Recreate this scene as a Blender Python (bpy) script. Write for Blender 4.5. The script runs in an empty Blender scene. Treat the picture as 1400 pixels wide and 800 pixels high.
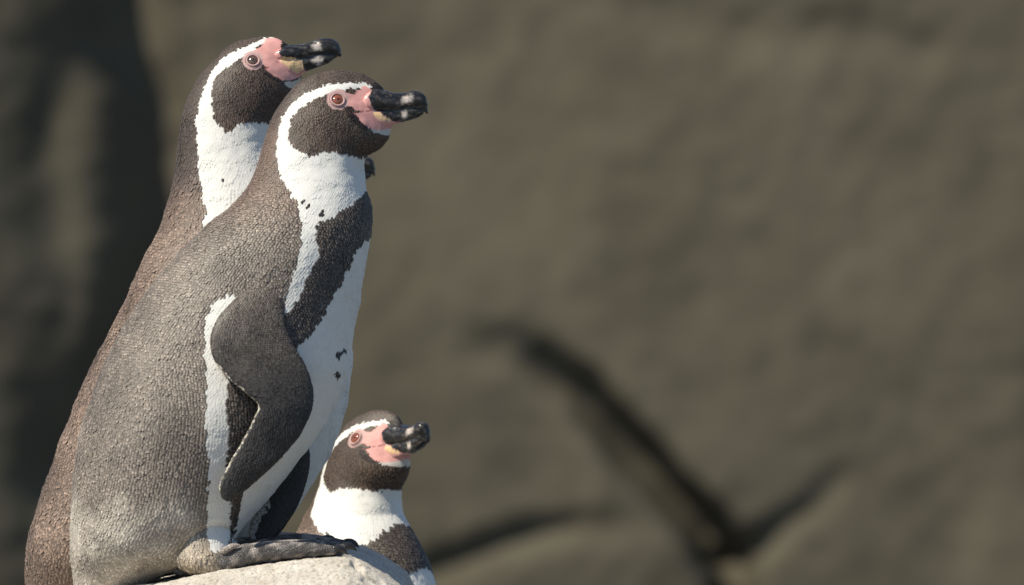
import bpy, bmesh, math
import numpy as np
from mathutils import Vector

# ------------------------------------------------------------------ camera, sky, sun, exposure
S = 0.00092            # metres per photo pixel in the plane of the nearest penguin
D = 10.73              # camera distance to that plane (metres)
CZ = 1.9               # camera height
SUN_EL, SUN_AZ = 52.0, 57.0   # degrees; azimuth: from camera axis towards its left
scene = bpy.context.scene
cam_data = bpy.data.cameras.new('camera')
cam = bpy.data.objects.new('camera', cam_data)
scene.collection.objects.link(cam)
cam.location = (0, -D, CZ)
cam.rotation_euler = (math.radians(90), 0, 0)
cam_data.sensor_width = 36.0
cam_data.lens = 36.0 * D / (1400 * S)
cam_data.clip_end = 3000
cam_data.dof.use_dof = True
cam_data.dof.focus_distance = D + 0.12
cam_data.dof.aperture_fstop = cam_data.lens / 44.0
scene.camera = cam

world = bpy.data.worlds.new('World')
scene.world = world
world.use_nodes = True
wn = world.node_tree
bgn = wn.nodes['Background']
sky = wn.nodes.new('ShaderNodeTexSky')
sky.sky_type = 'NISHITA'
sky.sun_disc = False
sky.sun_elevation = math.radians(SUN_EL)
sdir = Vector((-math.sin(math.radians(SUN_AZ)) * math.cos(math.radians(SUN_EL)),
               -math.cos(math.radians(SUN_AZ)) * math.cos(math.radians(SUN_EL)),
               math.sin(math.radians(SUN_EL))))
sky.ozone_density = 3.0
sky.dust_density = 0.3
sky.sun_rotation = math.atan2(sdir.x, sdir.y)
wn.links.new(sky.outputs['Color'], bgn.inputs['Color'])
bgn.inputs['Strength'].default_value = 0.092
sl = bpy.data.lights.new('sun', 'SUN')
sl.energy = 4.8
sl.angle = math.radians(0.53)
sl.color = (1.0, 0.925, 0.77)
sun = bpy.data.objects.new('sun', sl)
sun.rotation_euler = sdir.to_track_quat('Z', 'Y').to_euler()
sun.location = sdir * 50
scene.collection.objects.link(sun)
scene.view_settings.view_transform = 'Standard'
scene.view_settings.look = 'None'
scene.view_settings.exposure = 0.15
scene.view_settings.gamma = 1.0
scene.render.engine = 'CYCLES'
scene.cycles.use_denoising = True
scene.cycles.max_bounces = 6

C = scene.collection
rng = np.random.default_rng(7)

# ------------------------------------------------------------------ numeric helpers
def vnoise(p, seed=0):
    """smooth value noise in -1..1 for an (n,3) array"""
    p = np.asarray(p, float)
    i = np.floor(p).astype(np.int64)
    f = p - i
    f = f * f * (3 - 2 * f)
    out = np.zeros(len(p))
    for dx in (0, 1):
        for dy in (0, 1):
            for dz in (0, 1):
                h = ((i[:, 0] + dx) * 374761393 + (i[:, 1] + dy) * 668265263 + (i[:, 2] + dz) * 2147483647 + seed * 1274126177) & 0xFFFFFFFF
                h = ((h ^ (h >> 13)) * 1274126177) & 0xFFFFFFFF
                h = ((h ^ (h >> 16)) * 2246822519) & 0xFFFFFFFF
                h = (h ^ (h >> 15)) & 0xFFFF
                w = np.where(dx, f[:, 0], 1 - f[:, 0]) * np.where(dy, f[:, 1], 1 - f[:, 1]) * np.where(dz, f[:, 2], 1 - f[:, 2])
                out += w * (h / 32767.5 - 1)
    return out

def fbm(p, seed=0, octaves=3):
    p = np.asarray(p, float)
    o = np.zeros(len(p)); a = 1.0; t = 0
    for k in range(octaves):
        o += a * vnoise(p * (2.03 ** k) + 17.3 * k, seed + k); t += a; a *= 0.5
    return o / t

def sstep(a, b, x):
    t = np.clip((x - a) / (b - a), 0, 1)
    return t * t * (3 - 2 * t)

def inpoly(x, y, poly):
    poly = np.asarray(poly, float)
    r = np.zeros(len(x), bool)
    j = len(poly) - 1
    for i in range(len(poly)):
        xi, yi = poly[i]; xj, yj = poly[j]
        c = ((yi > y) != (yj > y)) & (x < (xj - xi) * (y - yi) / ((yj - yi) if yj != yi else 1e-9) + xi)
        r ^= c
        j = i
    return r

def hermite(t, P, n):
    """smooth curve through rows of P at knots t, sampled at n params; returns values"""
    t = np.asarray(t, float); P = np.asarray(P, float)
    m = np.zeros_like(P)
    d = (P[1:] - P[:-1]) / (t[1:] - t[:-1])[:, None]
    m[0] = d[0]; m[-1] = d[-1]
    h = t[1:] - t[:-1]
    m[1:-1] = (d[:-1] * h[1:, None] + d[1:] * h[:-1, None]) / (h[1:] + h[:-1])[:, None]
    q = n if isinstance(n, np.ndarray) else np.linspace(t[0], t[-1], n)
    k = np.clip(np.searchsorted(t, q, side='right') - 1, 0, len(t) - 2)
    hk = h[k]; s = (q - t[k]) / hk
    s2, s3 = s * s, s * s * s
    return ((2 * s3 - 3 * s2 + 1)[:, None] * P[k] + (s3 - 2 * s2 + s)[:, None] * hk[:, None] * m[k]
            + (-2 * s3 + 3 * s2)[:, None] * P[k + 1] + (s3 - s2)[:, None] * hk[:, None] * m[k + 1])

class Loft:
    """tube through elliptical rings. Coordinates: X = photo px right, Y = depth px (away), Z = -photo py"""
    def __init__(self, c, a, hd, lump=0.0, lscale=30.0, seed=0, square=1.0):
        c = np.asarray(c, float); a = np.asarray(a, float); hd = np.asarray(hd, float)
        seg = np.linalg.norm(np.diff(c, axis=0), axis=1) + 0.35 * np.linalg.norm(np.diff(a, axis=0), axis=1) + 1e-3
        self.t = np.concatenate([[0], np.cumsum(seg)])
        self.P = np.concatenate([c, a, hd[:, None]], axis=1)
        self.lump, self.lscale, self.seed, self.square = lump, lscale, seed, square
        self.fillet = None
    @staticmethod
    def from_pairs(rows, **k):
        r = np.array(rows, float)       # bx,by,fx,fy,hd[,depth of b,depth of f]
        db = r[:, 5] if r.shape[1] > 5 else np.zeros(len(r))
        df = r[:, 6] if r.shape[1] > 6 else db
        b = np.stack([r[:, 0], db, -r[:, 1]], 1); f = np.stack([r[:, 2], df, -r[:, 3]], 1)
        return Loft((b + f) / 2, (f - b) / 2, r[:, 4], **k)
    def raw(self, u, phi):
        v = hermite(self.t, self.P, np.asarray(u, float))
        hd = np.maximum(v[:, 6], 0.3)
        cs, sn = np.cos(phi), np.sin(phi)
        if self.square != 1.0:
            e = self.square
            cs = np.sign(cs) * np.abs(cs) ** e; sn = np.sign(sn) * np.abs(sn) ** e
        p = v[:, :3] + v[:, 3:6] * cs[:, None]
        p[:, 1] += hd * sn
        return p
    def ev(self, u, phi):
        u = np.asarray(u, float); phi = np.asarray(phi, float)
        p = self.raw(u, phi)
        e = 0.8
        um, ux = np.maximum(u - e, self.t[0]), np.minimum(u + e, self.t[-1])
        du = self.raw(ux, phi) - self.raw(um, phi)
        dv = self.raw(u, phi + .02) - self.raw(u, phi - .02)
        n = np.cross(du, dv)
        n /= np.linalg.norm(n, axis=1)[:, None] + 1e-9
        c = hermite(self.t, self.P, u)[:, :3]
        s = np.sign(np.sum((p - c) * n, axis=1)); s[s == 0] = 1
        n *= s[:, None]
        if self.lump:
            q = p / self.lscale
            p = p + n * (self.lump * fbm(q, self.seed, 3))[:, None]
        if self.fillet is not None:
            K = 46.0
            best = np.full(len(p), 1e9)
            for chain in self.fillet:
                for (a, ra), (b, rb) in zip(chain[:-1], chain[1:]):
                    a = np.array(a, float); b = np.array(b, float); ab = b - a
                    t = np.clip(((p - a) @ ab) / (ab @ ab), 0, 1)
                    best = np.minimum(best, np.linalg.norm(p - a - t[:, None] * ab, axis=1) - ra - t * (rb - ra))
            h = np.clip(K - np.abs(best), 0, None)
            p = p + n * (h * h / (4.0 * K))[:, None]
        du /= np.linalg.norm(du, axis=1)[:, None] + 1e-9
        return p, n, du
    def grid(self, nu, nv):
        u = np.linspace(self.t[0], self.t[-1], nu)
        ph = np.arange(nv) * 2 * math.pi / nv
        U, V = np.meshgrid(u, ph, indexing='ij')
        p, n, d = self.ev(U.ravel(), V.ravel())
        idx = np.arange(nu * nv).reshape(nu, nv)
        a = idx[:-1]; b = idx[1:]
        q = np.stack([a, np.roll(a, -1, 1), np.roll(b, -1, 1), b], -1).reshape(-1, 4)
        p = np.concatenate([p, p[idx[0]].mean(0)[None], p[idx[-1]].mean(0)[None]])
        n0, n1 = nu * nv, nu * nv + 1
        caps = [(n0, int(idx[0][(k + 1) % nv]), int(idx[0][k])) for k in range(nv)]
        caps += [(n1, int(idx[-1][k]), int(idx[-1][(k + 1) % nv])) for k in range(nv)]
        return p, [tuple(map(int, f)) for f in q] + caps

def feathers(loft, s, sgn, jitter=0.24, lift=0.32, ln=1.85, wd=1.1, seed=1, umin=None, umax=None, sfun=None):
    """rows of overlapping small feathers laid over a loft; returns root points, frames and sizes"""
    r = np.random.default_rng(seed)
    t0 = loft.t[0] if umin is None else umin; t1 = loft.t[-1] if umax is None else umax
    rows_u = []; u = t0
    probe = np.linspace(0, 2 * math.pi, 48, endpoint=False)
    rowfac = []
    while u < t1:
        sz = s if sfun is None else sfun(u)
        pa = loft.raw(np.full(48, u), probe); pb = loft.raw(np.full(48, min(u + 1.0, loft.t[-1])), probe)
        step = np.linalg.norm(pb - pa, axis=1)
        mx = max(np.percentile(step, 90), 0.25)
        rows_u.append((u, sz, step / mx, pa)); u += sz * 0.95 / mx
    U, V, Z = [], [], []
    for k, (u, sz, fac, pa) in enumerate(rows_u):
        seg = np.linalg.norm(np.roll(pa, -1, 0) - pa, axis=1)
        cum = np.concatenate([[0], np.cumsum(seg)])
        n = max(int(cum[-1] / sz), 5)
        q = (np.arange(n) + 0.5 * (k % 2) + r.normal(0, jitter * .5, n)) * cum[-1] / n
        q = np.mod(q, cum[-1])
        ph = np.interp(q, cum, np.concatenate([probe, [2 * math.pi]]))
        fc = np.interp(ph, np.concatenate([probe, [2 * math.pi]]), np.concatenate([fac, fac[:1]]))
        keep = r.random(n) < np.clip(fc * 1.15, 0.15, 1)
        U.append(u + r.normal(0, jitter * .5, n)[keep] * sz); V.append(ph[keep]); Z.append(np.full(keep.sum(), sz))
    U = np.clip(np.concatenate(U), loft.t[0], loft.t[-1]); V = np.concatenate(V); Z = np.concatenate(Z)
    p, n, d = loft.ev(U, V)
    d = d * sgn
    d = d + r.normal(0, .09, d.shape) + 0.30 * np.stack([vnoise(p / 22., 5), vnoise(p / 22., 6), vnoise(p / 22., 7)], 1)
    d -= n * np.sum(d * n, 1)[:, None]
    d /= np.linalg.norm(d, axis=1)[:, None] + 1e-9
    Z = Z * np.clip(1 + r.normal(0, .10, len(Z)), .75, 1.3) * (1 + .16 * vnoise(p / 30., 15))
    return dict(p=p, n=n, d=d, s=Z, u=U, phi=V, lift=lift * (1 + r.normal(0, .25, len(Z))), ln=ln, wd=wd)

FV = np.array([(0, 0), (-.5, .5), (0, .5), (.5, .5), (-.33, .86), (.33, .86), (0, 1.0)])   # across, along
FH = np.array([0.0, .42, .62, .42, .80, .80, 1.0])
FF = [(0, 3, 2), (0, 2, 1), (1, 2, 6, 4), (2, 3, 5, 6)]
FT = np.array([0, .10, .12, .10, .85, .85, 1.0])     # how much of the tip colour

def feather_mesh(F, base, tip):
    n = len(F['p'])
    side = np.cross(F['d'], F['n'])
    L = F['s'] * F['ln']; W = F['s'] * F['wd']; H = F['s'] * F['lift']
    root = F['p'] - F['d'] * (L * .5)[:, None] - F['n'] * 0.4
    v = (root[:, None, :] + side[:, None, :] * (W[:, None] * FV[:, 0])[..., None]
         + F['d'][:, None, :] * (L[:, None] * FV[:, 1])[..., None]
         + F['n'][:, None, :] * ((H[:, None] * FH) + 0.35 * F['s'][:, None] * (FV[:, 0] == 0) * (FV[:, 1] == .5) * .5)[..., None])
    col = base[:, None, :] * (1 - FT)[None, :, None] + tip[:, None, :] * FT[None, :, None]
    return v.reshape(-1, 3), col.reshape(-1, 3), n

# ------------------------------------------------------------------ object helpers
def set_col(me, col):
    a = me.color_attributes.new('Col', 'FLOAT_COLOR', 'POINT')
    c = np.ones((len(me.vertices), 4), np.float32); c[:, :3] = col
    a.data.foreach_set('color', c.ravel())

def raw_mesh(name, v, faces):
    me = bpy.data.meshes.new(name)
    me.from_pydata([tuple(x) for x in np.asarray(v).tolist()], [], faces)
    me.update()
    return me

def fast_mesh(name, v, tri_quads, n):
    """n copies of the feather topology"""
    loops = []; starts = []; tot = []
    k = len(FV); pos = 0
    fl = np.concatenate([np.array(f) for f in FF]); lens = np.array([len(f) for f in FF])
    L = (np.arange(n)[:, None] * k + fl[None]).ravel()
    lt = np.tile(lens, n); ls = np.concatenate([[0], np.cumsum(lt)[:-1]])
    me = bpy.data.meshes.new(name)
    me.vertices.add(len(v)); me.vertices.foreach_set('co', np.asarray(v, np.float32).ravel())
    me.loops.add(len(L)); me.loops.foreach_set('vertex_index', L.astype(np.int32))
    me.polygons.add(len(lt)); me.polygons.foreach_set('loop_start', ls.astype(np.int32))
    me.update(calc_edges=True); me.validate()
    return me

def link(name, me, mat, parent=None, smooth=True):
    o = bpy.data.objects.new(name, me)
    C.objects.link(o)
    if mat: me.materials.append(mat)
    if smooth: me.polygons.foreach_set('use_smooth', np.ones(len(me.polygons), bool))
    if parent is not None: o.parent = parent
    return o

def tag(o, label, cat, group=None):
    o['label'] = label; o['category'] = cat
    if group: o['group'] = group

def boolean_union(meshes):
    """one closed surface out of several closed meshes"""
    obs = []
    for m in meshes:
        bm = bmesh.new(); bm.from_mesh(m)
        bmesh.ops.recalc_face_normals(bm, faces=bm.faces); bm.to_mesh(m); bm.free()
        o = bpy.data.objects.new('tmp', m); C.objects.link(o); obs.append(o)
    for o in obs[1:]:
        md = obs[0].modifiers.new('u', 'BOOLEAN'); md.operation = 'UNION'; md.object = o
        md.solver = 'MANIFOLD'
    dg = bpy.context.evaluated_depsgraph_get()
    me = bpy.data.meshes.new_from_object(obs[0].evaluated_get(dg))
    for o in obs: bpy.data.objects.remove(o)
    me.materials.clear()
    return me

# ------------------------------------------------------------------ materials
def new_mat(name):
    m = bpy.data.materials.new(name); m.use_nodes = True
    return m, m.node_tree.nodes, m.node_tree.links, m.node_tree.nodes['Principled BSDF']

def attr_mat(name, rough, spec, bump=0.0, bscale=900.0, coat=0.0, var=0.0, sss=0.0):
    m, N, L, b = new_mat(name)
    at = N.new('ShaderNodeAttribute'); at.attribute_name = 'Col'
    src = at.outputs['Color']
    tc = N.new('ShaderNodeTexCoord')
    nz = N.new('ShaderNodeTexNoise'); nz.inputs['Scale'].default_value = bscale; nz.inputs['Detail'].default_value = 3
    L.new(tc.outputs['Object'], nz.inputs['Vector'])
    if var:
        mr = N.new('ShaderNodeMapRange'); mr.inputs['To Min'].default_value = 1 - var; mr.inputs['To Max'].default_value = 1 + var
        L.new(nz.outputs['Fac'], mr.inputs['Value'])
        mx = N.new('ShaderNodeMix'); mx.data_type = 'RGBA'; mx.blend_type = 'MULTIPLY'; mx.inputs['Factor'].default_value = 1
        L.new(src, mx.inputs['A']); L.new(mr.outputs['Result'], mx.inputs['B']); src = mx.outputs['Result']
    L.new(src, b.inputs['Base Color'])
    b.inputs['Roughness'].default_value = rough
    b.inputs['Specular IOR Level'].default_value = spec
    b.inputs['Coat Weight'].default_value = coat
    b.inputs['Coat Roughness'].default_value = 0.12
    if bump:
        bp = N.new('ShaderNodeBump'); bp.inputs['Strength'].default_value = bump; bp.inputs['Distance'].default_value = 0.001
        L.new(nz.outputs['Fac'], bp.inputs['Height']); L.new(bp.outputs['Normal'], b.inputs['Normal'])
    return m

M_FEATHER = attr_mat('plumage', 0.52, 0.42, 0.0, var=0.10)
M_BODY = attr_mat('skin_under_plumage', 0.6, 0.35, 0.35, 700, var=0.14)
M_FLIP = attr_mat('flipper_skin', 0.5, 0.4, 0.3, 800, var=0.2)
M_BEAK = attr_mat('beak_horn', 0.30, 0.5, 0.35, 420, coat=0.25, var=0.35)
M_FOOT = attr_mat('foot_scales', 0.55, 0.4, 0.8, 520, var=0.55)
def foot_scales(m):
    N, L = m.node_tree.nodes, m.node_tree.links
    b = N['Principled BSDF']
    tc = N.new('ShaderNodeTexCoord'); vo = N.new('ShaderNodeTexVoronoi'); vo.inputs['Scale'].default_value = 330
    vo.feature = 'DISTANCE_TO_EDGE'; L.new(tc.outputs['Object'], vo.inputs['Vector'])
    mr = N.new('ShaderNodeMapRange'); mr.inputs['From Max'].default_value = .25
    L.new(vo.outputs['Distance'], mr.inputs['Value'])
    bp = N.new('ShaderNodeBump'); bp.inputs['Strength'].default_value = .8; bp.inputs['Distance'].default_value = .0012
    L.new(mr.outputs['Result'], bp.inputs['Height'])
    old = b.inputs['Normal'].links[0].from_socket
    L.new(old, bp.inputs['Normal']); L.new(bp.outputs['Normal'], b.inputs['Normal'])
    mx = N.new('ShaderNodeMix'); mx.data_type = 'RGBA'; mx.blend_type = 'MULTIPLY'; mx.inputs['Factor'].default_value = .35
    src = b.inputs['Base Color'].links[0].from_socket
    L.new(src, mx.inputs['A']); L.new(mr.outputs['Result'], mx.inputs['B']); L.new(mx.outputs['Result'], b.inputs['Base Color'])
foot_scales(M_FOOT)
M_EYE = attr_mat('eyeball', 0.08, 0.5, 0.0, coat=1.0, var=0.1)

# ------------------------------------------------------------------ the boulder, the ground, the cliff
PX = [-900, -500, -200, -60, 37, 100, 150, 235, 300, 340, 400, 440, 470, 480, 500, 530, 555, 575, 590, 605, 640, 900, 1150, 1500]
PY = [2480, 1500, 1010, 880, 836, 819, 808, 791, 777.5, 771, 763, 759, 756.5, 758, 766, 784, 803, 850, 940, 1080, 1238, 1256, 1500, 2480]
def rock_y(x, d):
    """photo-row of the rock surface in plane units; x, d in px units of the nearest plane"""
    sh = 290 * sstep(520, 650, d) * (1 - sstep(790, 850, d))
    xe = np.where(x > 100, x + sh, x)
    y = np.interp(xe, PX, PY)
    ys = (np.interp(xe - 7, PX, PY) + y * 2 + np.interp(xe + 7, PX, PY)) / 4
    y = ys
    f = np.clip((-132 - d), 0, None)                      # near side rolls down towards the camera
    y = y + 0.35 * f * sstep(0, 60, f) + 0.0011 * f * f
    b = np.clip(d - 1060, 0, None)
    y = y + 0.005 * b * b + 32 * sstep(790, 860, d)
    return y
def build_boulder():
    xs = np.concatenate([np.linspace(-900, 60, 60)[:-1], np.linspace(60, 660, 330)[:-1], np.linspace(660, 1500, 60)])
    ds = np.concatenate([np.linspace(-1050, -330, 50)[:-1], np.linspace(-330, -60, 170)[:-1], np.linspace(-60, 1500, 110)])
    X, Dp = np.meshgrid(xs, ds, indexing='ij')
    x = X.ravel(); d = Dp.ravel()
    y = rock_y(x, d)
    p = np.stack([x, d, -y], 1)
    calm = 1 - 0.55 * np.exp(-((y - 770) / 60.) ** 2)
    y = y + 9 * fbm(p / 60., 31, 4) * calm * sstep(760, 800, y) + 2.6 * fbm(p / 14., 35, 3) + 1.0 * fbm(p / 4.5, 39, 2)
    pit = fbm(p / 7., 44, 2)
    y = y + 3.0 * sstep(.42, .62, pit)
    # the two cracks that run down the right shoulder
    for (ax, ay), (bx, by), w, dep in (((486, 764), (548, 812), 2.4, 13), ((500, 785), (530, 812), 2.0, 9)):
        tt = np.clip(((x - ax) * (bx - ax) + (y - ay) * (by - ay)) / ((bx - ax) ** 2 + (by - ay) ** 2), 0, 1)
        dd = np.hypot(x - ax - tt * (bx - ax), y - ay - tt * (by - ay)) + 1.5 * vnoise(p / 9., 51)
        y = y + dep * np.exp(-(dd / w) ** 2) * (d < 40)
    y = np.minimum(y, 2475)
    W = np.stack([(x - 700) * S, d * S, CZ + (400 - y) * S], 1)
    base = np.array([0.0, 0, 0.0]); base[0] = (300 - 700) * S
    nx, nd = len(xs), len(ds)
    idx = np.arange(nx * nd).reshape(nx, nd)
    q = np.stack([idx[:-1, :-1], idx[1:, :-1], idx[1:, 1:], idx[:-1, 1:]], -1).reshape(-1, 4)
    me = raw_mesh('boulder', W - base, q.tolist())
    m, N, L, b = new_mat('pale_rock')
    tc = N.new('ShaderNodeTexCoord')
    def noise(sc, det=4, rough=.6):
        n = N.new('ShaderNodeTexNoise'); n.inputs['Scale'].default_value = sc; n.inputs['Detail'].default_value = det
        n.inputs['Roughness'].default_value = rough; L.new(tc.outputs['Object'], n.inputs['Vector']); return n.outputs['Fac']
    def ramp(f, a, c0, bpos, c1):
        r = N.new('ShaderNodeValToRGB'); e = r.color_ramp.elements
        e[0].position = a; e[0].color = (*c0, 1); e[1].position = bpos; e[1].color = (*c1, 1)
        L.new(f, r.inputs['Fac']); return r.outputs['Color']
    def mul(a, c):
        x = N.new('ShaderNodeMix'); x.data_type = 'RGBA'; x.blend_type = 'MULTIPLY'; x.inputs['Factor'].default_value = 1
        L.new(a, x.inputs['A']); L.new(c, x.inputs['B']); return x.outputs['Result']
    c = ramp(noise(22), .3, (.50, .45, .38), .68, (.68, .635, .565))
    c = mul(c, ramp(noise(170, 3), .30, (.55, .53, .50), .46, (1, 1, 1)))
    c = mul(c, ramp(noise(520, 2), .30, (.30, .28, .25), .40, (1, 1, 1)))
    L.new(c, b.inputs['Base Color']); b.inputs['Roughness'].default_value = .9; b.inputs['Specular IOR Level'].default_value = .2
    bp = N.new('ShaderNodeBump'); bp.inputs['Strength'].default_value = .7; bp.inputs['Distance'].default_value = .0018
    L.new(noise(380, 5, .7), bp.inputs['Height']); L.new(bp.outputs['Normal'], b.inputs['Normal'])
    o = link('boulder', me, m)
    o.location = Vector(base)
    tag(o, 'large pale cream boulder with small dark pits that the penguins stand on', 'rock')
build_boulder()

def build_ground():
    m, N, L, b = new_mat('dusty_ground')
    nz = N.new('ShaderNodeTexNoise'); nz.inputs['Scale'].default_value = 1.3; nz.inputs['Detail'].default_value = 8
    tc = N.new('ShaderNodeTexCoord'); L.new(tc.outputs['Object'], nz.inputs['Vector'])
    r = N.new('ShaderNodeValToRGB'); e = r.color_ramp.elements
    e[0].position = .35; e[0].color = (.055, .056, .055, 1); e[1].position = .7; e[1].color = (.10, .10, .096, 1)
    L.new(nz.outputs['Fac'], r.inputs['Fac']); L.new(r.outputs['Color'], b.inputs['Base Color']); b.inputs['Roughness'].default_value = .95
    R = 1500.0
    g = np.concatenate([[-R, -300, -80], np.linspace(-40, 40, 41), [80, 300, R]])
    X, Y = np.meshgrid(g, g, indexing='ij')
    p = np.stack([X.ravel(), Y.ravel(), np.zeros(X.size)], 1)
    p[:, 2] = 0.05 * fbm(p * .4, 3, 3) * (np.abs(p[:, :2]).max(1) < 60) - 0.03
    n = len(g); idx = np.arange(n * n).reshape(n, n)
    q = np.stack([idx[:-1, :-1], idx[1:, :-1], idx[1:, 1:], idx[:-1, 1:]], -1).reshape(-1, 4)
    o = link('ground', raw_mesh('ground', p, q.tolist()), m); o['kind'] = 'structure'
build_ground()

CLIFF_D = 30.0
def build_cliff():
    k = S * (1 + CLIFF_D / D)           # metres per photo px at the cliff
    xs = np.concatenate([np.linspace(-3200, -200, 110)[:-1], np.linspace(-200, 1600, 300)[:-1], np.linspace(1600, 4600, 110)])
    zs = np.concatenate([np.linspace(-1900, -60, 80)[:-1], np.linspace(-60, 960, 190)])   # photo rows, top to bottom
    X, Y = np.meshgrid(xs, zs, indexing='ij')
    x = X.ravel(); y = Y.ravel()
    p = np.stack([x, y, np.zeros_like(x)], 1)
    dep = 30 * fbm(p / 520., 61, 2) + 6 * fbm(p / 140., 66, 3) + 4 * fbm(p / 34., 69, 3)      # relief, px units, + = away
    dep = dep - 0.22 * (y - 400)                          # leans back towards its top
    def groove(pts, w, depth, power=2):
        nonlocal dep
        pts = [q if len(q) == 4 else (*q, w, depth) for q in pts]
        jx = x + 6 * vnoise(p / 70., 71); jy = y + 6 * vnoise(p / 70., 72)
        cut = np.zeros(len(x))
        for (ax, ay, aw, ad), (bx, by, bw, bd) in zip(pts[:-1], pts[1:]):
            t = np.clip(((jx - ax) * (bx - ax) + (jy - ay) * (by - ay)) / ((bx - ax) ** 2 + (by - ay) ** 2), 0, 1)
            r_ = np.hypot(jx - ax - t * (bx - ax), jy - ay - t * (by - ay))
            cut = np.maximum(cut, (ad + t * (bd - ad)) * np.exp(-(r_ / (aw + t * (bw - aw))) ** power))
        dep = dep + cut
    groove([(600, 470, 26, 4), (700, 478, 30, 14), (750, 498, 32, 34), (800, 536, 29, 62), (858, 604, 26, 90), (912, 670, 26, 105), (968, 728, 28, 120), (1003, 775, 30, 98), (1014, 850, 32, 98), (1018, 960, 32, 98)], 27, 105, 3)
    groove([(1000, 762, 18, 40), (1050, 730, 20, 22), (1100, 698, 20, 14), (1150, 650, 20, 5)], 20, 20, 2)
    groove([(860, 715, 22, 4), (780, 720, 22, 16), (700, 736, 20, 24), (625, 762, 20, 26), (540, 800, 20, 26)], 20, 20, 2)
    groove([(740, 500, 60, 8), (730, 640, 70, 14), (740, 700, 60, 8)], 60, 10, 2)
    groove([(150, -150), (168, 0), (190, 100), (215, 200), (222, 330), (190, 460), (120, 640)], 54, 74)
    groove([(95, 60), (60, 230), (90, 420), (60, 640), (80, 800)], 40, 16)
    groove([(1130, 470), (1240, 560), (1300, 700), (1310, 860)], 36, 8)
    groove([(880, 10), (1010, 40), (1180, 45), (1270, 70)], 32, 9)
    groove([(1500, -200), (1530, 200), (1480, 600), (1540, 900)], 40, 80)
    groove([(-300, -300), (-260, 200), (-320, 700)], 40, 80)
    # the left flank turns away as its own buttress
    dep = dep - 0.50 * np.clip(262 - x, 0, 500)
    W = np.stack([(x - 700) * k, CLIFF_D + dep * k, CZ + (400 - y) * k], 1)
    nx, nz_ = len(xs), len(zs)
    idx = np.arange(nx * nz_).reshape(nx, nz_)
    q = np.stack([idx[:-1, :-1], idx[:-1, 1:], idx[1:, 1:], idx[1:, :-1]], -1).reshape(-1, 4)
    me = raw_mesh('cliff', W, q.tolist())
    m, N, L, b = new_mat('brown_grey_rock')
    tc = N.new('ShaderNodeTexCoord')
    def noise(sc, det):
        n = N.new('ShaderNodeTexNoise'); n.inputs['Scale'].default_value = sc; n.inputs['Detail'].default_value = det
        L.new(tc.outputs['Object'], n.inputs['Vector']); return n.outputs['Fac']
    r = N.new('ShaderNodeValToRGB'); e = r.color_ramp.elements
    e[0].position = .32; e[0].color = (.079, .070, .050, 1)
    e[1].position = .70; e[1].color = (.101, .088, .064, 1)
    L.new(noise(1.1, 5), r.inputs['Fac'])
    r2 = N.new('ShaderNodeValToRGB'); e = r2.color_ramp.elements
    e[0].position = .4; e[0].color = (1, 1, 1, 1); e[1].position = .66; e[1].color = (1.14, 1.17, 1.16, 1)
    L.new(noise(2.3, 2), r2.inputs['Fac'])
    x_ = N.new('ShaderNodeMix'); x_.data_type = 'RGBA'; x_.blend_type = 'MULTIPLY'; x_.inputs['Factor'].default_value = 1
    L.new(r.outputs['Color'], x_.inputs['A']); L.new(r2.outputs['Color'], x_.inputs['B'])
    L.new(x_.outputs['Result'], b.inputs['Base Color']); b.inputs['Roughness'].default_value = .95; b.inputs['Specular IOR Level'].default_value = .15
    o = link('cliff', me, m); o['kind'] = 'structure'
build_cliff()

# ------------------------------------------------------------------ penguins
WHITE = np.array((.80, .785, .74)); BLACKBASE = np.array((.020, .016, .014))
PINK = np.array((.74, .37, .335)); CREAM = np.array((.82, .56, .30)); HORN = np.array((.018, .016, .016)); PALE = np.array((.66, .57, .51))

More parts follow.
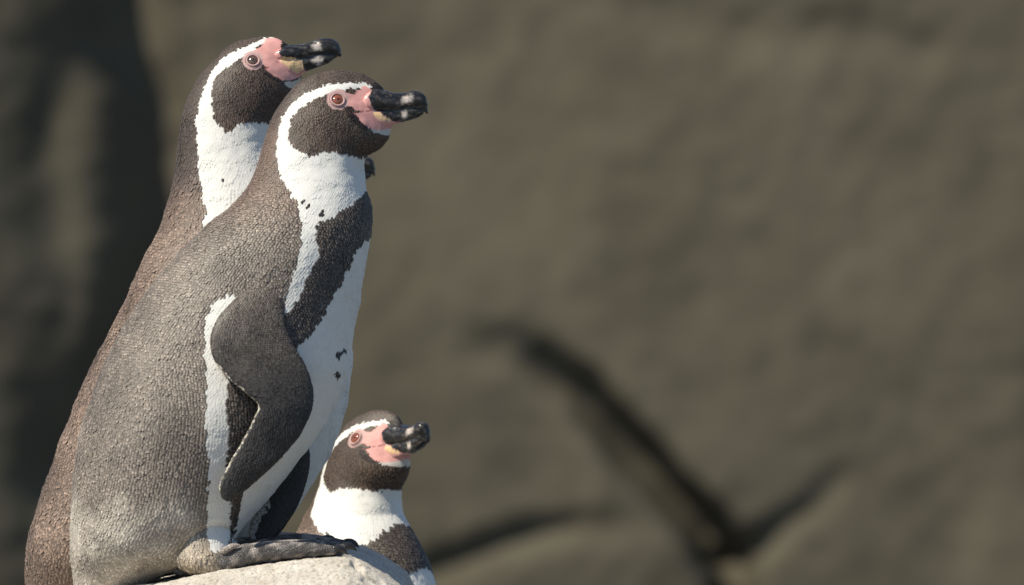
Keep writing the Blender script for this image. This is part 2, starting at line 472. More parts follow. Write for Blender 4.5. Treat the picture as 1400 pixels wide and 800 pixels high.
BIRD1 = dict(
    rings=[(104, 818, 126, 826, 14), (101, 800, 168, 816, 36), (98, 772, 214, 792, 64), (97, 738, 258, 768, 97), (98, 690, 300, 746, 111),
           (102, 640, 350, 700, 120), (110, 590, 396, 645, 126), (126, 545, 440, 588, 128), (147, 490, 473, 520, 126), (180, 430, 482, 466, 121),
           (212, 385, 490, 420, 114), (245, 345, 497, 380, 106), (280, 312, 504, 342, 95), (312, 285, 508, 305, 82), (335, 262, 506, 278, 71),
           (348, 235, 500, 250, 62), (358, 205, 497, 229, 55), (368, 175, 500, 215, 50), (382, 145, 508, 209, 47), (400, 121, 518, 203, 44),
           (425, 104, 526, 195, 38), (455, 97, 531, 188, 27), (482, 99.5, 533, 182, 18), (505, 107, 535, 176, 12), (520, 117.5, 537, 172, 7), (527, 127, 538, 168, 4)],
    upper=[(492, 134, 152.5, 21), (502, 126, 152.5, 23), (512, 122, 152, 21.5), (525, 123.5, 151, 18), (540, 127.5, 150, 14.5), (555, 126.5, 148, 12), (566, 124, 146, 11.5),
           (575, 126, 147, 10), (581, 131, 151, 7), (584, 138, 154.5, 4.5), (585.3, 146, 154, 2)],
    lower=[(486, 153.5, 164, 20), (498, 153, 173, 23), (510, 153, 177.5, 21.5), (525, 152, 176.5, 17), (540, 151, 170, 11.5), (555, 149, 166, 10.5), (565, 148, 163, 9.5), (573, 147, 160, 7), (579, 149, 156, 4)],
    eye=(462.5, 137, 8.2),
    white=[(500, 113), (470, 113.5), (440, 119), (415, 130), (397, 145), (386, 162), (381, 180), (379, 205), (381, 228), (385, 245), (396, 262), (408, 275), (414, 300),
           (416, 320), (412, 345), (407, 365), (400, 385), (394, 412), (380, 440), (360, 480), (345, 540), (335, 640), (322, 720), (314, 752), (420, 860), (640, 860), (640, 100), (545, 150), (520, 125)],
    dark=[[(560, 250), (508, 258), (499, 266), (479, 283), (468, 289), (454, 299), (438, 304), (434, 325), (440, 350), (429, 366), (421, 386), (413, 405), (400, 425), (370, 445), (330, 480), (316, 520),
           (313, 545), (317, 600), (314, 650), (318, 690), (315, 735), (316, 752), (325, 718), (334, 680), (350, 620), (370, 560), (395, 500), (411, 470), (429, 458), (443, 432), (456, 405), (468, 388), (476, 372), (484, 352), (493, 337), (508, 324), (560, 318)],
          [(480, 123), (455, 127), (435, 134), (418, 146), (404, 155), (397, 170), (395, 185), (399, 199), (410, 208), (425, 214), (436, 211), (443, 206), (455, 208), (475, 213), (500, 217),
           (520, 214), (560, 205), (540, 182), (520, 170), (500, 140), (492, 122)]],
    strip=[[(305, 406), (320, 401), (331, 408), (318, 425), (305, 440), (300, 460), (302, 490), (310, 505), (318, 525), (314, 545), (317, 590), (314, 640), (318, 690), (317, 735), (313, 756), (290, 750),
            (285, 720), (288, 680), (290, 640), (286, 600), (286, 560), (288, 520), (284, 480), (284, 440), (294, 415)]],
    spots=[(416, 276, 2.4), (424, 283, 2.4), (442, 292, 3), (465, 486, 3), (471, 480, 3), (463, 513, 3.5), (427, 330, 2), (470, 356, 2.2), (477, 521, 2.5)],
    pink=[[(499, 116), (509, 125), (504, 132), (506, 141), (512, 149), (509, 153), (497, 154), (485, 151), (478, 147), (473, 142), (466, 149), (455, 146), (449, 137), (454, 127), (466, 124), (475, 129), (485, 129), (492, 123)],
          [(477, 155), (497, 152), (512, 151), (522, 158), (537, 167), (552, 168), (530, 177), (515, 178.5), (505, 176), (496, 170), (486, 161)]],
    cream=[[(508, 151), (520, 155.5), (531, 163), (535, 168), (526, 166), (514, 161), (504, 154)]],
    chin=[[(505, 177), (520, 178), (552, 169), (556, 176), (530, 186), (512, 182)]],
    horn=[[(502, 130), (507, 122), (515, 108), (600, 100), (600, 158), (583, 160), (548, 169), (534, 165), (520, 154), (511, 150.5), (502, 138)]],
    pale=[[(549, 129), (557, 131), (566, 141), (558, 142), (549, 137)], [(548, 154), (558, 151), (557, 163), (549, 163)]],
    head_range=(200, 150),
    gape=[[(475, 150), (481, 147), (482, 154), (488, 160), (497, 170), (507, 177.5), (498, 177), (486, 170), (476, 160)]], lines=[((480, 155), (510, 151.5), .8)],
    back=(.34, .285, .24), cheek=(.165, .113, .084), iris=(.30, .085, .04),
    belly_end=752, gold=True,
    thigh=[(256, 620, 16, -45), (264, 670, 38, -50), (272, 712, 43, -54), (279, 745, 43, -63), (281, 764, 41, -72), (285, 777, 31, -79), (287, 785, 14, -84)],
    flips=[[(352, 372, 396, 372, 16, -78, -72), (340, 392, 394, 392, 15, -100, -92), (322, 412, 392, 418, 13, -116, -106), (300, 440, 394, 446, 12, -131, -116), (293, 465, 404, 470, 11, -138, -120),
            (299, 492, 417, 493, 10, -143, -122), (315, 513, 426, 514, 10, -146, -122), (337, 532, 431, 538, 9, -147, -122), (357, 551, 428, 561, 8, -146, -124), (352, 570, 416, 588, 8, -146, -128),
            (339, 596, 398, 611, 7, -146, -132), (325, 620, 378, 634, 7, -146, -136), (312, 645, 352, 656, 6, -145, -138), (305.5, 662, 331, 674, 5, -144, -140), (308, 677, 316, 682, 2.5, -143, -142)],
           [(372, 385, 410, 390, 14, 88, 84), (345, 450, 420, 455, 12, 118, 110), (345, 520, 425, 520, 10, 124, 112), (350, 560, 418, 555, 9, 122, 112), (362, 600, 414, 590, 8, 120, 112), (366, 635, 421, 628, 8, 116, 110),
            (354, 680, 413, 672, 7, 112, 108), (342, 712, 396, 708, 6, 108, 106), (338, 735, 374, 737, 5, 104, 104), (345, 748, 358, 750, 2.5, 102, 102)]],
)
BIRD2 = dict(
    rings=[(42, 838, 66, 846, 14), (38, 815, 125, 834, 46), (36, 775, 195, 806, 78), (40, 735, 270, 778, 100), (54, 685, 345, 750, 115), (72, 635, 400, 702, 122),
           (90, 585, 438, 644, 126), (108, 540, 466, 585, 126), (132, 490, 478, 520, 124), (157, 440, 481, 468, 118), (180, 395, 475, 420, 110), (199, 350, 462, 380, 98),
           (219, 310, 440, 340, 88), (232, 272, 415, 300, 76), (240, 237, 395, 258, 66), (244, 200, 380, 222, 58), (249, 165, 374, 195, 53), (258, 135, 376, 174, 50),
           (272, 108, 383, 156, 48), (291, 84, 392, 141, 44), (314, 63, 401, 129, 38), (342, 52, 407, 118, 28), (364, 49, 411, 110, 18), (380, 52.5, 414, 103, 12), (392, 60, 416, 97, 7), (399, 65, 418, 93, 4)],
    upper=[(374, 72, 81, 21), (384, 65, 81.5, 23), (396, 62, 81, 21), (410, 61, 79, 16.5), (424, 58, 76, 13.5), (438, 53.5, 74, 12), (449, 52, 73, 11), (457, 54.5, 73, 9), (462.5, 60, 75, 6), (465.5, 67, 76.5, 3.5), (466.5, 73, 76, 1.5)],
    lower=[(370, 85, 98, 20), (382, 82, 107, 23), (396, 81, 109, 20), (410, 79, 103, 15), (424, 77, 96.5, 11.5), (438, 75, 91, 10.5), (448, 74, 87, 9), (456, 73, 81.5, 6.5), (461, 73, 78, 3.5)],
    eye=(346.5, 84, 7.6),
    white=[(372, 50), (352, 57), (336, 64), (320, 70.5), (308, 78), (298, 88), (290, 98), (282, 116), (276, 132), (272, 150), (269, 170), (271, 195), (273, 220), (272, 236), (277, 254), (277, 268), (283, 286), (278, 306),
           (290, 340), (330, 390), (330, 450), (300, 560), (280, 680), (270, 760), (340, 900), (640, 900), (640, 80), (440, 90), (400, 80), (385, 54)],
    dark=[[(480, 300), (430, 300), (400, 320), (380, 360), (350, 420), (300, 500), (280, 600), (265, 760), (275, 760), (300, 640), (330, 540), (380, 440), (420, 390), (480, 360)],
          [(369, 57), (357, 61), (337, 78), (320, 86), (308, 96), (294, 107), (291, 126), (293, 150), (296, 165), (304, 176), (312, 181), (322, 176), (331, 168), (352, 168), (375, 170), (430, 150), (420, 112), (400, 95), (380, 60)]],
    strip=[], spots=[(308, 246, 2.5)],
    pink=[[(363, 54), (377, 50.5), (387, 57), (384, 68), (381, 72), (385, 79), (398, 80), (386, 87), (366, 93.5), (359, 91), (350, 96), (338, 95), (332, 86), (336, 76), (350, 68), (361, 60)],
          [(362, 95), (378, 86.5), (389, 88), (404, 97), (409, 100), (428, 96.5), (415, 103.5), (401, 110), (389, 111.5), (378, 106), (368, 99)]],
    cream=[[(383, 79), (398, 78), (402, 81), (412, 83), (417, 96), (407, 100), (396, 94), (386, 87.5)]],
    chin=[[(388, 112.5), (401, 111), (416, 104), (432, 96), (436, 104), (412, 120), (396, 122)]],
    horn=[[(379, 68), (384, 63), (388, 50), (480, 40), (480, 84), (455, 84), (432, 95), (417, 97), (412, 84), (403, 80), (386, 78)]],
    pale=[[(426, 60), (436, 57), (441, 68), (429, 69)], [(426, 80), (443, 77), (443, 88), (429, 91)]],
    head_range=(290, 225),
    gape=[[(360, 88), (364, 92), (363, 97), (369, 101), (378, 107), (387, 112), (378, 112), (367, 106), (360, 98)]], lines=[((364, 95), (382, 85.5), .8)],
    back=(.33, .235, .18), cheek=(.15, .10, .074), iris=(.13, .075, .055),
    belly_end=790, gold=False,
    thigh=[(225, 690, 16, -38), (235, 712, 40, -54), (246, 735, 46, -62), (254, 758, 38, -70), (258, 770, 27, -77), (258, 777, 13, -82)],
    flips=[[(300, 400, 350, 400, 15, -75, -70), (280, 440, 350, 444, 13, -112, -104), (262, 480, 356, 486, 11, -132, -120), (268, 530, 364, 534, 10, -138, -124), (280, 570, 350, 580, 8, -138, -126),
            (262, 620, 316, 632, 7, -138, -132), (244, 668, 272, 676, 5, -136, -134), (246, 684, 254, 688, 2.5, -135, -134)],
           [(300, 400, 350, 400, 15, 75, 70), (280, 440, 350, 444, 13, 112, 104), (262, 480, 356, 486, 11, 132, 120), (268, 530, 364, 534, 10, 138, 124), (280, 570, 350, 580, 8, 138, 126),
            (262, 620, 316, 632, 7, 138, 132), (244, 668, 272, 676, 5, 136, 134), (246, 684, 254, 688, 2.5, 135, 134)]],
)

def painter(B):
    """colour of the plumage / skin / horn at profile coordinates; kind: 0 feathered, 1 bare skin, 2 horn"""
    back = np.array(B['back']); cheek = np.array(B['cheek'])
    def f(p, fuzz=1.0, seed=0):
        w = np.stack([vnoise(p / 5.5, 81 + seed), vnoise(p / 5.5, 82 + seed)], 1) * 1.7 * fuzz + np.stack([vnoise(p / 1.6, 83), vnoise(p / 1.6, 84)], 1) * 1.8 * fuzz
        x = p[:, 0] + w[:, 0]; y = -p[:, 2] + w[:, 1]
        n = len(p)
        tip = np.tile(back, (n, 1)); kind = np.zeros(n, int)
        # patches of lighter and darker wear on the back, browner towards the nape
        k = fbm(p / 60., 91, 3)
        tip *= (1 + .6 * k)[:, None]
        nape = sstep(330, 250, -p[:, 2] + 0 * x)
        tip = tip * (1 - nape[:, None]) + (np.array((.30, .21, .165)) * (1 + .3 * k)[:, None]) * nape[:, None]
        headtop = sstep(*B['head_range'], -p[:, 2])[:, None]
        tip = tip * (1 - headtop) + (np.array((.15, .112, .092)) * (1 + .3 * k)[:, None]) * headtop
        if B['gold']:
            g = sstep(660, 722, y + 30 * fbm(p / 40., 95, 2)) * sstep(300, 250, x) * (.75 + .5 * fbm(p / 25., 96, 2))
            tip = tip * (1 - g[:, None]) + np.array((.70, .63, .54)) * g[:, None]
            t = sstep(705, 770, y) * sstep(228, 262, x) * sstep(330, 312, x)
            tip = tip * (1 - t[:, None]) + np.array((.45, .37, .28)) * (1 + .5 * fbm(p / 12., 98, 2))[:, None] * t[:, None]
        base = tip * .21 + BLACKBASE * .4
        if B['gold']:
            w_ = np.clip(g + .8 * t, 0, 1)[:, None]
            base = base * (1 - w_) + tip * .55 * w_
        def paint(m, c, b=None, kd=0):
            tip[m] = c; base[m] = c if b is None else b; kind[m] = kd
        m = inpoly(x, y, B['white'])
        paint(m, WHITE, WHITE * .98)
        tip[m] *= (1 + .05 * k[m])[:, None]
        for q in B['dark'][:1]:
            m = inpoly(x, y, q)
            tip[m] = np.array((.19, .155, .130)) * (1 + .4 * k[m])[:, None]; base[m] = BLACKBASE; kind[m] = 0
        for q in B['dark'][1:]:
            m = inpoly(x, y, q)
            tip[m] = cheek * (1 + .5 * k[m])[:, None]; base[m] = BLACKBASE; kind[m] = 0
        for q in B['strip']: paint(inpoly(x, y, q), WHITE, WHITE * .93)
        for (sx, sy, r) in B['spots']:
            paint((np.hypot(x - sx, (y - sy) * .8) < r), np.array((.06, .05, .045)), BLACKBASE)
        # skin and horn keep cleaner edges
        x2 = p[:, 0] + .35 * w[:, 0]; y2 = -p[:, 2] + .35 * w[:, 1]
        for q in B['horn']:
            m = inpoly(x2, y2, q); paint(m, np.array((.05, .042, .036)), BLACKBASE, 0)
        for q in B['chin']: paint(inpoly(x2, y2, q), np.array((.62, .58, .53)), None, 1)
        for q in B['pink']:
            m = inpoly(x2, y2, q); paint(m, PINK, None, 1)
            tip[m] *= (1 + .16 * fbm(p[m] / 9., 97, 3))[:, None]
        for q in B['gape']:
            m = inpoly(x2, y2, q); paint(m, np.array((.055, .034, .028)), BLACKBASE, 0)
        for (ax, ay), (bx, by), wd_ in B['lines']:
            tt = np.clip(((x2 - ax) * (bx - ax) + (y2 - ay) * (by - ay)) / ((bx - ax) ** 2 + (by - ay) ** 2), 0, 1)
            m = np.hypot(x2 - ax - tt * (bx - ax), y2 - ay - tt * (by - ay)) < wd_
            paint(m, np.array((.30, .10, .10)), None, 1)
        ex, ey, er = B['eye']
        m = np.hypot((p[:, 0] - ex) / 1.1, -p[:, 2] - ey) < er * 1.75
        paint(m, np.array((.55, .36, .34)), None, 1)
        base[kind == 1] = tip[kind == 1]
        return tip, base, kind, x2, y2
    return f

def horn_colour(B, p):
    n = len(p)
    w = np.stack([vnoise(p / 4., 181), vnoise(p / 4., 182)], 1) * 1.6
    x = p[:, 0] + w[:, 0]; y = -p[:, 2] + w[:, 1]
    c = np.tile(HORN, (n, 1)) * (1 + .8 * fbm(p / 7., 183, 3))[:, None]
    lin = sstep(.1, .6, vnoise(np.stack([p[:, 0] / 16, p[:, 1] / 2.2, p[:, 2] / 2.2], 1), 185))
    c = c + lin[:, None] * np.array((.055, .051, .046))
    wear = sstep(.35, .7, fbm(p / 5., 187, 2))
    c = c + wear[:, None] * np.array((.08, .055, .045))
    horn = np.zeros(n, bool)
    for q in B['horn']: horn |= inpoly(x, y, q)
    c[~horn] = PINK * .95
    for q in B['pink']: c[inpoly(x, y, q)] = PINK
    for q in B['chin']: c[inpoly(x, y, q)] = (.62, .58, .53)
    for q in B['cream']: c[inpoly(x, y, q)] = CREAM
    for q in B['pale']:
        q = np.array(q, float); cx, cy = q.mean(0); rx = (q[:, 0].max() - q[:, 0].min()) / 2; ry = (q[:, 1].max() - q[:, 1].min()) / 2
        r = np.hypot((x - cx) / rx, (y - cy) / ry) + .55 * fbm(p / np.array((5., 5., 3.)), 191, 2)
        f = sstep(1.3, .35, r)[:, None]
        c = c * (1 - f) + PALE * f
    return c

def tube(pts, rads, nv=14, nu=26, flat=1.0):
    """tapered tube along 3-D points, circular section in the plane across the path"""
    pts = np.asarray(pts, float); rads = np.asarray(rads, float)
    t = np.concatenate([[0], np.cumsum(np.linalg.norm(np.diff(pts, axis=0), axis=1))])
    q = np.linspace(0, t[-1], nu)
    v = hermite(t, np.concatenate([pts, rads[:, None]], 1), q)
    c = v[:, :3]; r = np.maximum(v[:, 3], .3)
    d = np.gradient(c, axis=0); d /= np.linalg.norm(d, axis=1)[:, None]
    up = np.array((0, 0, 1.0)); s = np.cross(d, up); s /= np.linalg.norm(s, axis=1)[:, None] + 1e-9
    u2 = np.cross(s, d)
    ph = np.arange(nv) * 2 * math.pi / nv
    p = c[:, None] + r[:, None, None] * (np.cos(ph)[None, :, None] * s[:, None] + flat * np.sin(ph)[None, :, None] * u2[:, None])
    p = p.reshape(-1, 3); idx = np.arange(nu * nv).reshape(nu, nv)
    a, b = idx[:-1], idx[1:]
    f = np.stack([a, np.roll(a, -1, 1), np.roll(b, -1, 1), b], -1).reshape(-1, 4).tolist()
    p = np.concatenate([p, c[:1] - d[:1] * r[:1, None] * .4, c[-1:] + d[-1:] * r[-1:, None] * .6])
    n0, n1 = nu * nv, nu * nv + 1
    f += [(n0, int(idx[0][(k + 1) % nv]), int(idx[0][k])) for k in range(nv)] + [(n1, int(idx[-1][k]), int(idx[-1][(k + 1) % nv])) for k in range(nv)]
    return p, f

def make_penguin(B, label, T, dep, fs=4.6, hs=3.0, seed=0, near_foot=(0, 0), full=True):
    """T maps profile coordinates (X, Y, Z) of the pattern bird to photo-plane coordinates at its own distance `dep` (px)"""
    sc = S * (1 + dep * S / D)
    def world(p):
        q = T(np.asarray(p, float))
        return np.stack([(q[:, 0] - 700) * sc, dep * S + q[:, 1] * sc, CZ + (400 + q[:, 2]) * sc], 1)
    tx, ty, tr, td = B['thigh'][-1]
    origin = world([(tx, 0, -ty)])[0]
    root = bpy.data.objects.new('penguin', None); C.objects.link(root)
    root.location = Vector(origin); root.empty_display_size = .1
    tag(root, label, 'penguin', 'penguins on the boulder')
    loc = lambda p: world(p) - origin
    paint = painter(B)
    # --- body: torso, neck and head in one loft, joined with the thighs into one surface
    body = Loft.from_pairs(B['rings'], lump=2.6, lscale=26., seed=11 + seed)
    body.fillet = [[((x, sg * d, -y), r) for (x, y, r, d) in B['thigh'][1:5]] for sg in (1, -1)]
    bp, bf = body.grid(330, 150)
    meshes = [raw_mesh('b', bp, bf)]
    thighs = []
    for sg in (1, -1):
        rows = [(x - r, y, x + r, y, r, sg * d, sg * d) for (x, y, r, d) in B['thigh']]
        th = Loft.from_pairs(rows, lump=1.5, lscale=15., seed=21)
        v, f = th.grid(50, 60)
        thighs.append(th); meshes.append(raw_mesh('t', v, f))
    me = boolean_union(meshes)
    pv = np.zeros(len(me.vertices) * 3, np.float32); me.vertices.foreach_get('co', pv); pv = pv.reshape(-1, 3).astype(float)
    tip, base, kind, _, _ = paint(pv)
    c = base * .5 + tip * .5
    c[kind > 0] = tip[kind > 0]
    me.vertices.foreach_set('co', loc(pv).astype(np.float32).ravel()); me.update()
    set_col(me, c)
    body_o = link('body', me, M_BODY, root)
    # --- plumage
    tot = body.t[-1]
    zc = lambda u: -hermite(body.t, body.P, np.array([u]))[0, 2]
    htop = B['eye'][1]
    def sf(u):
        y = zc(u)
        return hs + (fs - hs) * float(sstep(htop + 50, htop + 190, y))
    sets = [feathers(body, fs, -1, seed=3 + seed, sfun=sf, umin=6, umax=tot - 4)]
    for th in thighs: sets.append(feathers(th, fs * .92, 1, seed=5 + seed, ln=2.3, wd=.95, lift=.34, jitter=.35))
    V, Cc, cnt = [], [], 0
    r = np.random.default_rng(50 + seed)
    ex, ey, er = B['eye']
    for i, F in enumerate(sets):
        tip, base, kind, x2, y2 = paint(F['p'])
        keep = kind == 0
        horn = np.zeros(len(x2), bool)
        for q in B['horn']: horn |= inpoly(x2, y2, q)
        # the bill covers only the front of the face, not the forehead feathers above it
        keep &= ~(horn & (y2 > B['upper'][2][1] + 3))
        if i:   # thigh feathers that would sit inside the torso
            yy = -F['p'][:, 2]
            keep &= yy > B['thigh'][1][1] - 10
        for key in ('p', 'n', 'd', 's', 'u', 'phi'): F[key] = F[key][keep]
        F['lift'] = F['lift'][keep]
        tip, base = tip[keep], base[keep]
        iswhite = tip.mean(1) > .6
        F['lift'] = np.where(iswhite, F['lift'] * .35, F['lift'])
        v_ = 1 + r.normal(0, .20, len(tip)) * np.where(iswhite, .22, 1.0)
        tip = np.clip(tip * np.clip(v_, .4, 1.8)[:, None], 0, .86)
        # pale worn tips
        pal = (r.random(len(tip)) < .16) & ~iswhite & (-F['p'][:, 2] > htop + 130)
        tip[pal] *= 1.3
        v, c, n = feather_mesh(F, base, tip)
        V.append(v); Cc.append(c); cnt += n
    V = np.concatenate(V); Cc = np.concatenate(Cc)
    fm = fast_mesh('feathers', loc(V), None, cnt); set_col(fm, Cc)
    fo = link('feathers', fm, M_FEATHER, body_o); fo['kind'] = 'stuff'
    # --- bill
    for nm, rows in (('upper_beak', B['upper']), ('lower_beak', B['lower'])):
        n_ = len(rows)
        sh = [6.0 * min(1, (n_ - 1 - i) / 3.0) for i in range(n_)]
        if nm == 'upper_beak': rows = [(x, a, b + d_ * .7, h) for (x, a, b, h), d_ in zip(rows, sh)]
        else: rows = [(x, a - d_, b, h) for (x, a, b, h), d_ in zip(rows, sh)]
        L_ = Loft.from_pairs([(x, a, x + 1e-3, b, h) for (x, a, b, h) in rows], lump=.9, lscale=6., seed=31, square=.72)
        v, f = L_.grid(90, 48)
        cc = horn_colour(B, v)
        m = raw_mesh(nm, loc(v), f); set_col(m, cc); link(nm, m, M_BEAK, root)
    # --- eyes
    near = bp[:-2]
    for sg in (-1, 1):
        sel = near[(near[:, 1] * sg) > 5]
        dd = np.hypot(sel[:, 0] - ex, -sel[:, 2] - ey)
        cpt = sel[np.argsort(dd)[:12]].mean(0)
        pl = sel[dd < er * 2.2]
        A = np.c_[pl[:, 0], pl[:, 2], np.ones(len(pl))]
        co = np.linalg.lstsq(A, pl[:, 1], rcond=None)[0]
        nrm = np.array((-co[0], 1, -co[1])) * sg; nrm /= np.linalg.norm(nrm)
        ta = np.cross(nrm, (0, 0, 1.0)); ta /= np.linalg.norm(ta); tb = np.cross(ta, nrm)
        bm = bmesh.new(); bmesh.ops.create_uvsphere(bm, u_segments=40, v_segments=32, radius=1.0)
        mm = bpy.data.meshes.new('eye'); bm.to_mesh(mm); bm.free()
        vv = np.array([x.co for x in mm.vertices])
        ang = np.degrees(np.arccos(np.clip(vv[:, 2], -1, 1)))
        cl = np.tile(np.array(B['iris']), (len(vv), 1)) * (1 + .25 * np.sin(np.arctan2(vv[:, 1], vv[:, 0]) * 14))[:, None]
        cl[(ang > 20) & (ang < 30)] *= .8
        cl[ang > 58] = (.03, .02, .018)
        pos = cpt + er * .98 * (vv[:, :1] * ta + vv[:, 1:2] * tb) + (vv[:, 2:] * .62 - .22) * er * nrm
        mm.vertices.foreach_set('co', loc(pos).astype(np.float32).ravel()); mm.update(); set_col(mm, cl)
        eye = link('eye', mm, M_EYE, root)
        # pupil
        k = 20; a = np.arange(k) * 2 * math.pi / k; rp = .20
        zz = math.sqrt(1 - rp * rp)
        pv_ = np.concatenate([[(0, 0, 1.012)], np.c_[rp * np.cos(a), rp * np.sin(a), np.full(k, zz * 1.012)], np.c_[rp * np.cos(a), rp * np.sin(a), np.full(k, zz * .9)]])
        pf = [(0, 1 + i, 1 + (i + 1) % k) for i in range(k)] + [(1 + i, 1 + k + i, 1 + k + (i + 1) % k, 1 + (i + 1) % k) for i in range(k)]
        pos = cpt + er * .98 * (pv_[:, :1] * ta + pv_[:, 1:2] * tb) + (pv_[:, 2:] * .62 - .22) * er * nrm
        m = raw_mesh('pupil', loc(pos), pf); set_col(m, np.tile((.008, .006, .006), (len(pos), 1))); link('pupil', m, M_EYE, eye)
        # swollen rim of bare skin round the eye
        for nm, R_, r_, colr, off in (('eyelid', 1.08, .20, (.50, .32, .30), .08), ('eyelid', 1.42, .08, (.54, .36, .33), -.03)):
            nu, nv = 44, 10
            A1, A2 = np.meshgrid(np.arange(nu) * 2 * math.pi / nu, np.arange(nv) * 2 * math.pi / nv, indexing='ij')
            A1, A2 = A1.ravel(), A2.ravel()
            rad = R_ + r_ * np.cos(A2)
            pp = cpt + er * ((rad * np.cos(A1) * 1.04)[:, None] * ta + (rad * np.sin(A1))[:, None] * tb + (r_ * np.sin(A2) + off)[:, None] * nrm)
            idx = np.arange(nu * nv).reshape(nu, nv); b2 = np.roll(idx, -1, 0)
            ff = np.stack([idx, np.roll(idx, -1, 1), np.roll(b2, -1, 1), b2], -1).reshape(-1, 4).tolist()
            m = raw_mesh(nm, loc(pp), ff); set_col(m, np.tile(colr, (len(pp), 1)) * (1 + .25 * fbm(pp / 4., 9, 2))[:, None]); link(nm, m, M_BODY, eye)
    # --- flippers
    for side, rows in zip((-1, 1), B['flips']):
        fl = Loft.from_pairs(rows, lump=1.0, lscale=22., seed=41, square=.9)
        v, f = fl.grid(130, 56)
        def fcol(p, u, phi, rim=True):
            k = fbm(p / 24., 101, 3)
            tt = u / fl.t[-1]
            a = sstep(.12, .6, tt)[:, None]
            col = (np.array(B['back']) * .42 * (1 - a) + np.array((.052, .047, .044)) * a) * (1 + .45 * k)[:, None]
            under = (np.sin(phi) * side) < -.15
            ct = np.cos(phi)
            pale = under & (ct < -.45 + .2 * vnoise(p / 6., 103))
            col[pale] = (.62, .58, .54)
            if rim:
                e = (ct < -.955) & (tt > .40) & (tt < .985)
                col[e] = (.66, .60, .50)
            return col
        u = np.linspace(fl.t[0], fl.t[-1], 130); ph = np.arange(56) * 2 * math.pi / 56
        UU, PP = np.meshgrid(u, ph, indexing='ij')
        uu = np.concatenate([UU.ravel(), [fl.t[0], fl.t[-1]]]); pp = np.concatenate([PP.ravel(), [0, 0]])
        m = raw_mesh('flipper', loc(v), f); set_col(m, fcol(v, uu, pp)); fo = link('flipper', m, M_FLIP, root)
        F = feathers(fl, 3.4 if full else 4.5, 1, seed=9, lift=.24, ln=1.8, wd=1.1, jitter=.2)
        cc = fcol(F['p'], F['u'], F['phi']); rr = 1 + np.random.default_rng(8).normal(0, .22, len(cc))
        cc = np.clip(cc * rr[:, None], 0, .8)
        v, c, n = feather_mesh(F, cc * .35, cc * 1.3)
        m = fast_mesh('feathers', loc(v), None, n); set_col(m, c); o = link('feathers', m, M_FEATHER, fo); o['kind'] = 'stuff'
    # --- feet
    for sg, (ox, oy) in ((-1, near_foot), (1, near_foot)):
        ax, ay = tx, ty
        Q = lambda dx, dy, dz: (ax + dx + ox, (86 + dz) * sg, -(ay + dy + oy))
        # outer, middle and inner toe, heel, then the web between them
        toes = [([Q(-8, -14, 0), Q(22, -12, 8), Q(58, -22, 16), Q(112, -27, 24), Q(155, -27.5, 27), Q(174, -27, 28)], [15, 17, 15.5, 13, 9, 6]),
                ([Q(-8, -14, 0), Q(22, -12, 0), Q(62, -22, 0), Q(120, -29, -2), Q(165, -30, -3), Q(186, -30, -4)], [15, 17, 15, 13, 9, 6]),
                ([Q(-8, -14, 0), Q(22, -12, -6), Q(56, -22, -20), Q(100, -27, -36), Q(138, -28, -46), Q(154, -28, -49)], [15, 16, 14, 12, 8, 5.5]),
                ([Q(-44, 1, -34), Q(-26, -4, -18), Q(0, -10, 0), Q(22, -14, 0)], [9, 13, 16, 14])]
        ms = []
        for pts, rd in toes:
            v, f = tube(pts, rd, nv=16, nu=40, flat=.92)
            v = v + np.stack([np.zeros(len(v)), np.zeros(len(v)), 1.2 * fbm(v / 6., 141, 2)], 1)
            ms.append(raw_mesh('toe', v, f))
        for a_, b_ in ((0, 1), (1, 2)):
            pa = np.array(toes[a_][0]); pb = np.array(toes[b_][0])
            c_ = (pa + pb) / 2; c_[:, 2] -= 5
            rows_c = c_[1:]; half = (pb - pa)[1:] / 2
            half[-1] *= .8
            lf = Loft(rows_c, np.zeros_like(rows_c), np.ones(len(rows_c)))
            qv = hermite(lf.t, np.concatenate([rows_c, half], 1), 30)
            ph = np.arange(20) * 2 * math.pi / 20
            g = qv[:, None, :3] + qv[:, None, 3:] * np.cos(ph)[None, :, None]
            g[:, :, 2] += 5.5 * np.sin(ph)[None, :]
            g = g.reshape(-1, 3); idx = np.arange(600).reshape(30, 20)
            ff = np.stack([idx[:-1], np.roll(idx[:-1], -1, 1), np.roll(idx[1:], -1, 1), idx[1:]], -1).reshape(-1, 4).tolist()
            ff += [tuple(int(i) for i in idx[0][::-1]), tuple(int(i) for i in idx[-1])]
            ms.append(raw_mesh('web', g, ff))
        me = boolean_union(ms)
        pv = np.zeros(len(me.vertices) * 3, np.float32); me.vertices.foreach_get('co', pv); pv = pv.reshape(-1, 3).astype(float)
        k = fbm(pv / 9., 121, 3); k2 = fbm(pv / 20., 125, 2)
        k3 = vnoise(pv / 2.6, 127)
        col = np.tile((.15, .14, .138), (len(pv), 1)) * np.clip(1 + .9 * k + .5 * k3, .2, 2.5)[:, None]
        m_ = sstep(.05, .5, k + .5 * k2 + .25 * k3)[:, None]
        col = col * (1 - m_) + np.array((.50, .44, .40)) * m_
        under = sstep(-8, -14, pv[:, 2] + (ay + oy) + 0.11 * (pv[:, 0] - ax))[:, None] * 0
        me.vertices.foreach_set('co', loc(pv).astype(np.float32).ravel()); me.update(); set_col(me, col)
        foot = link('foot', me, M_FOOT, root)
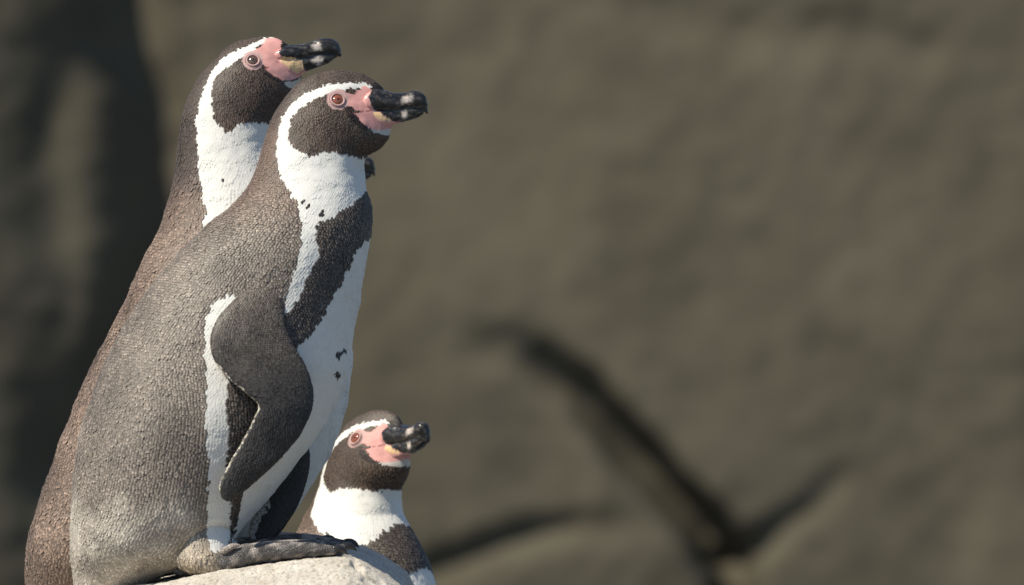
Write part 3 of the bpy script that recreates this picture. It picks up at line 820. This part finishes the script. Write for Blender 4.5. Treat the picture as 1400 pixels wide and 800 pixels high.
        for pts, rd in toes[:3]:
            e = np.array(pts[-1], float); dirn = e - np.array(pts[-2], float); dirn /= np.linalg.norm(dirn)
            cp = [e - dirn * 3 + (0, 0, 1.5), e + dirn * 6 + (0, 0, 2), e + dirn * 12 - (0, 0, .5), e + dirn * 16 - (0, 0, 5)]
            v, f = tube(cp, [5.5, 5, 3.2, .6], nv=12, nu=18)
            m = raw_mesh('claw', loc(v), f); set_col(m, np.tile((.02, .018, .018), (len(v), 1))); link('claw', m, M_BEAK, foot)
        cp = [Q(20, -24, 22), Q(28, -29, 26), Q(36, -33, 27), Q(45, -34, 27)]
        v, f = tube(cp, [4, 4.6, 3.6, 1.0], nv=12, nu=18)
        m = raw_mesh('claw', loc(v), f); set_col(m, np.tile((.46, .40, .36), (len(v), 1)) * (1 + .4 * fbm(v / 4., 3, 2))[:, None]); link('claw', m, M_FOOT, foot)
    return root

ident = lambda p: p
make_penguin(BIRD1, 'standing penguin with grey scaly back and one flipper bent, its webbed foot on the boulder', ident, 0, fs=4.3, hs=2.7, seed=0, near_foot=(0, -9))
make_penguin(BIRD2, 'tall brown-necked penguin behind the grey-backed one, its pink face and bill raised highest', ident, 265, fs=4.6, hs=2.7, seed=100, near_foot=(0, -6))

def turned(eye, scale, yaw_head, yaw_body, upright, ax, pitch):
    """the pattern bird moved to another eye position, turned about its own upright axis"""
    ex, ey, _ = BIRD1['eye']
    def T(p):
        x = (p[:, 0] - ex) * scale; y = p[:, 1] * scale; z = (p[:, 2] + ey) * scale
        low = np.clip(-z - 105, 0, None)
        x = x + upright * low
        f = sstep(-150, -60, z)
        z = z + pitch * np.clip(x + 20, 0, None) * f
        th = np.radians(yaw_body + (yaw_head - yaw_body) * f)
        xx = x - ax
        X = xx * np.cos(th) + y * np.sin(th) + ax
        Y = -xx * np.sin(th) + y * np.cos(th)
        return np.stack([X + eye[0], Y, z - eye[1]], 1)
    return T
make_penguin(BIRD1, 'penguin standing lower behind the boulder, its head turned half towards the viewer', turned((513, 601), .93, 50, 32, .50, 0, .11), 690, fs=4.8, hs=2.8, seed=200)
def T4(p):
    q = np.array(p, float)
    q[:, 0] = (q[:, 0] - 585) * .88 + 513; q[:, 2] = (q[:, 2] + 150) * .88 - 236; q[:, 1] *= .88
    return q
make_penguin(BIRD1, 'penguin almost wholly hidden behind the others with only its bill tip showing', T4, 900, fs=7.5, hs=4.0, seed=300, full=False)
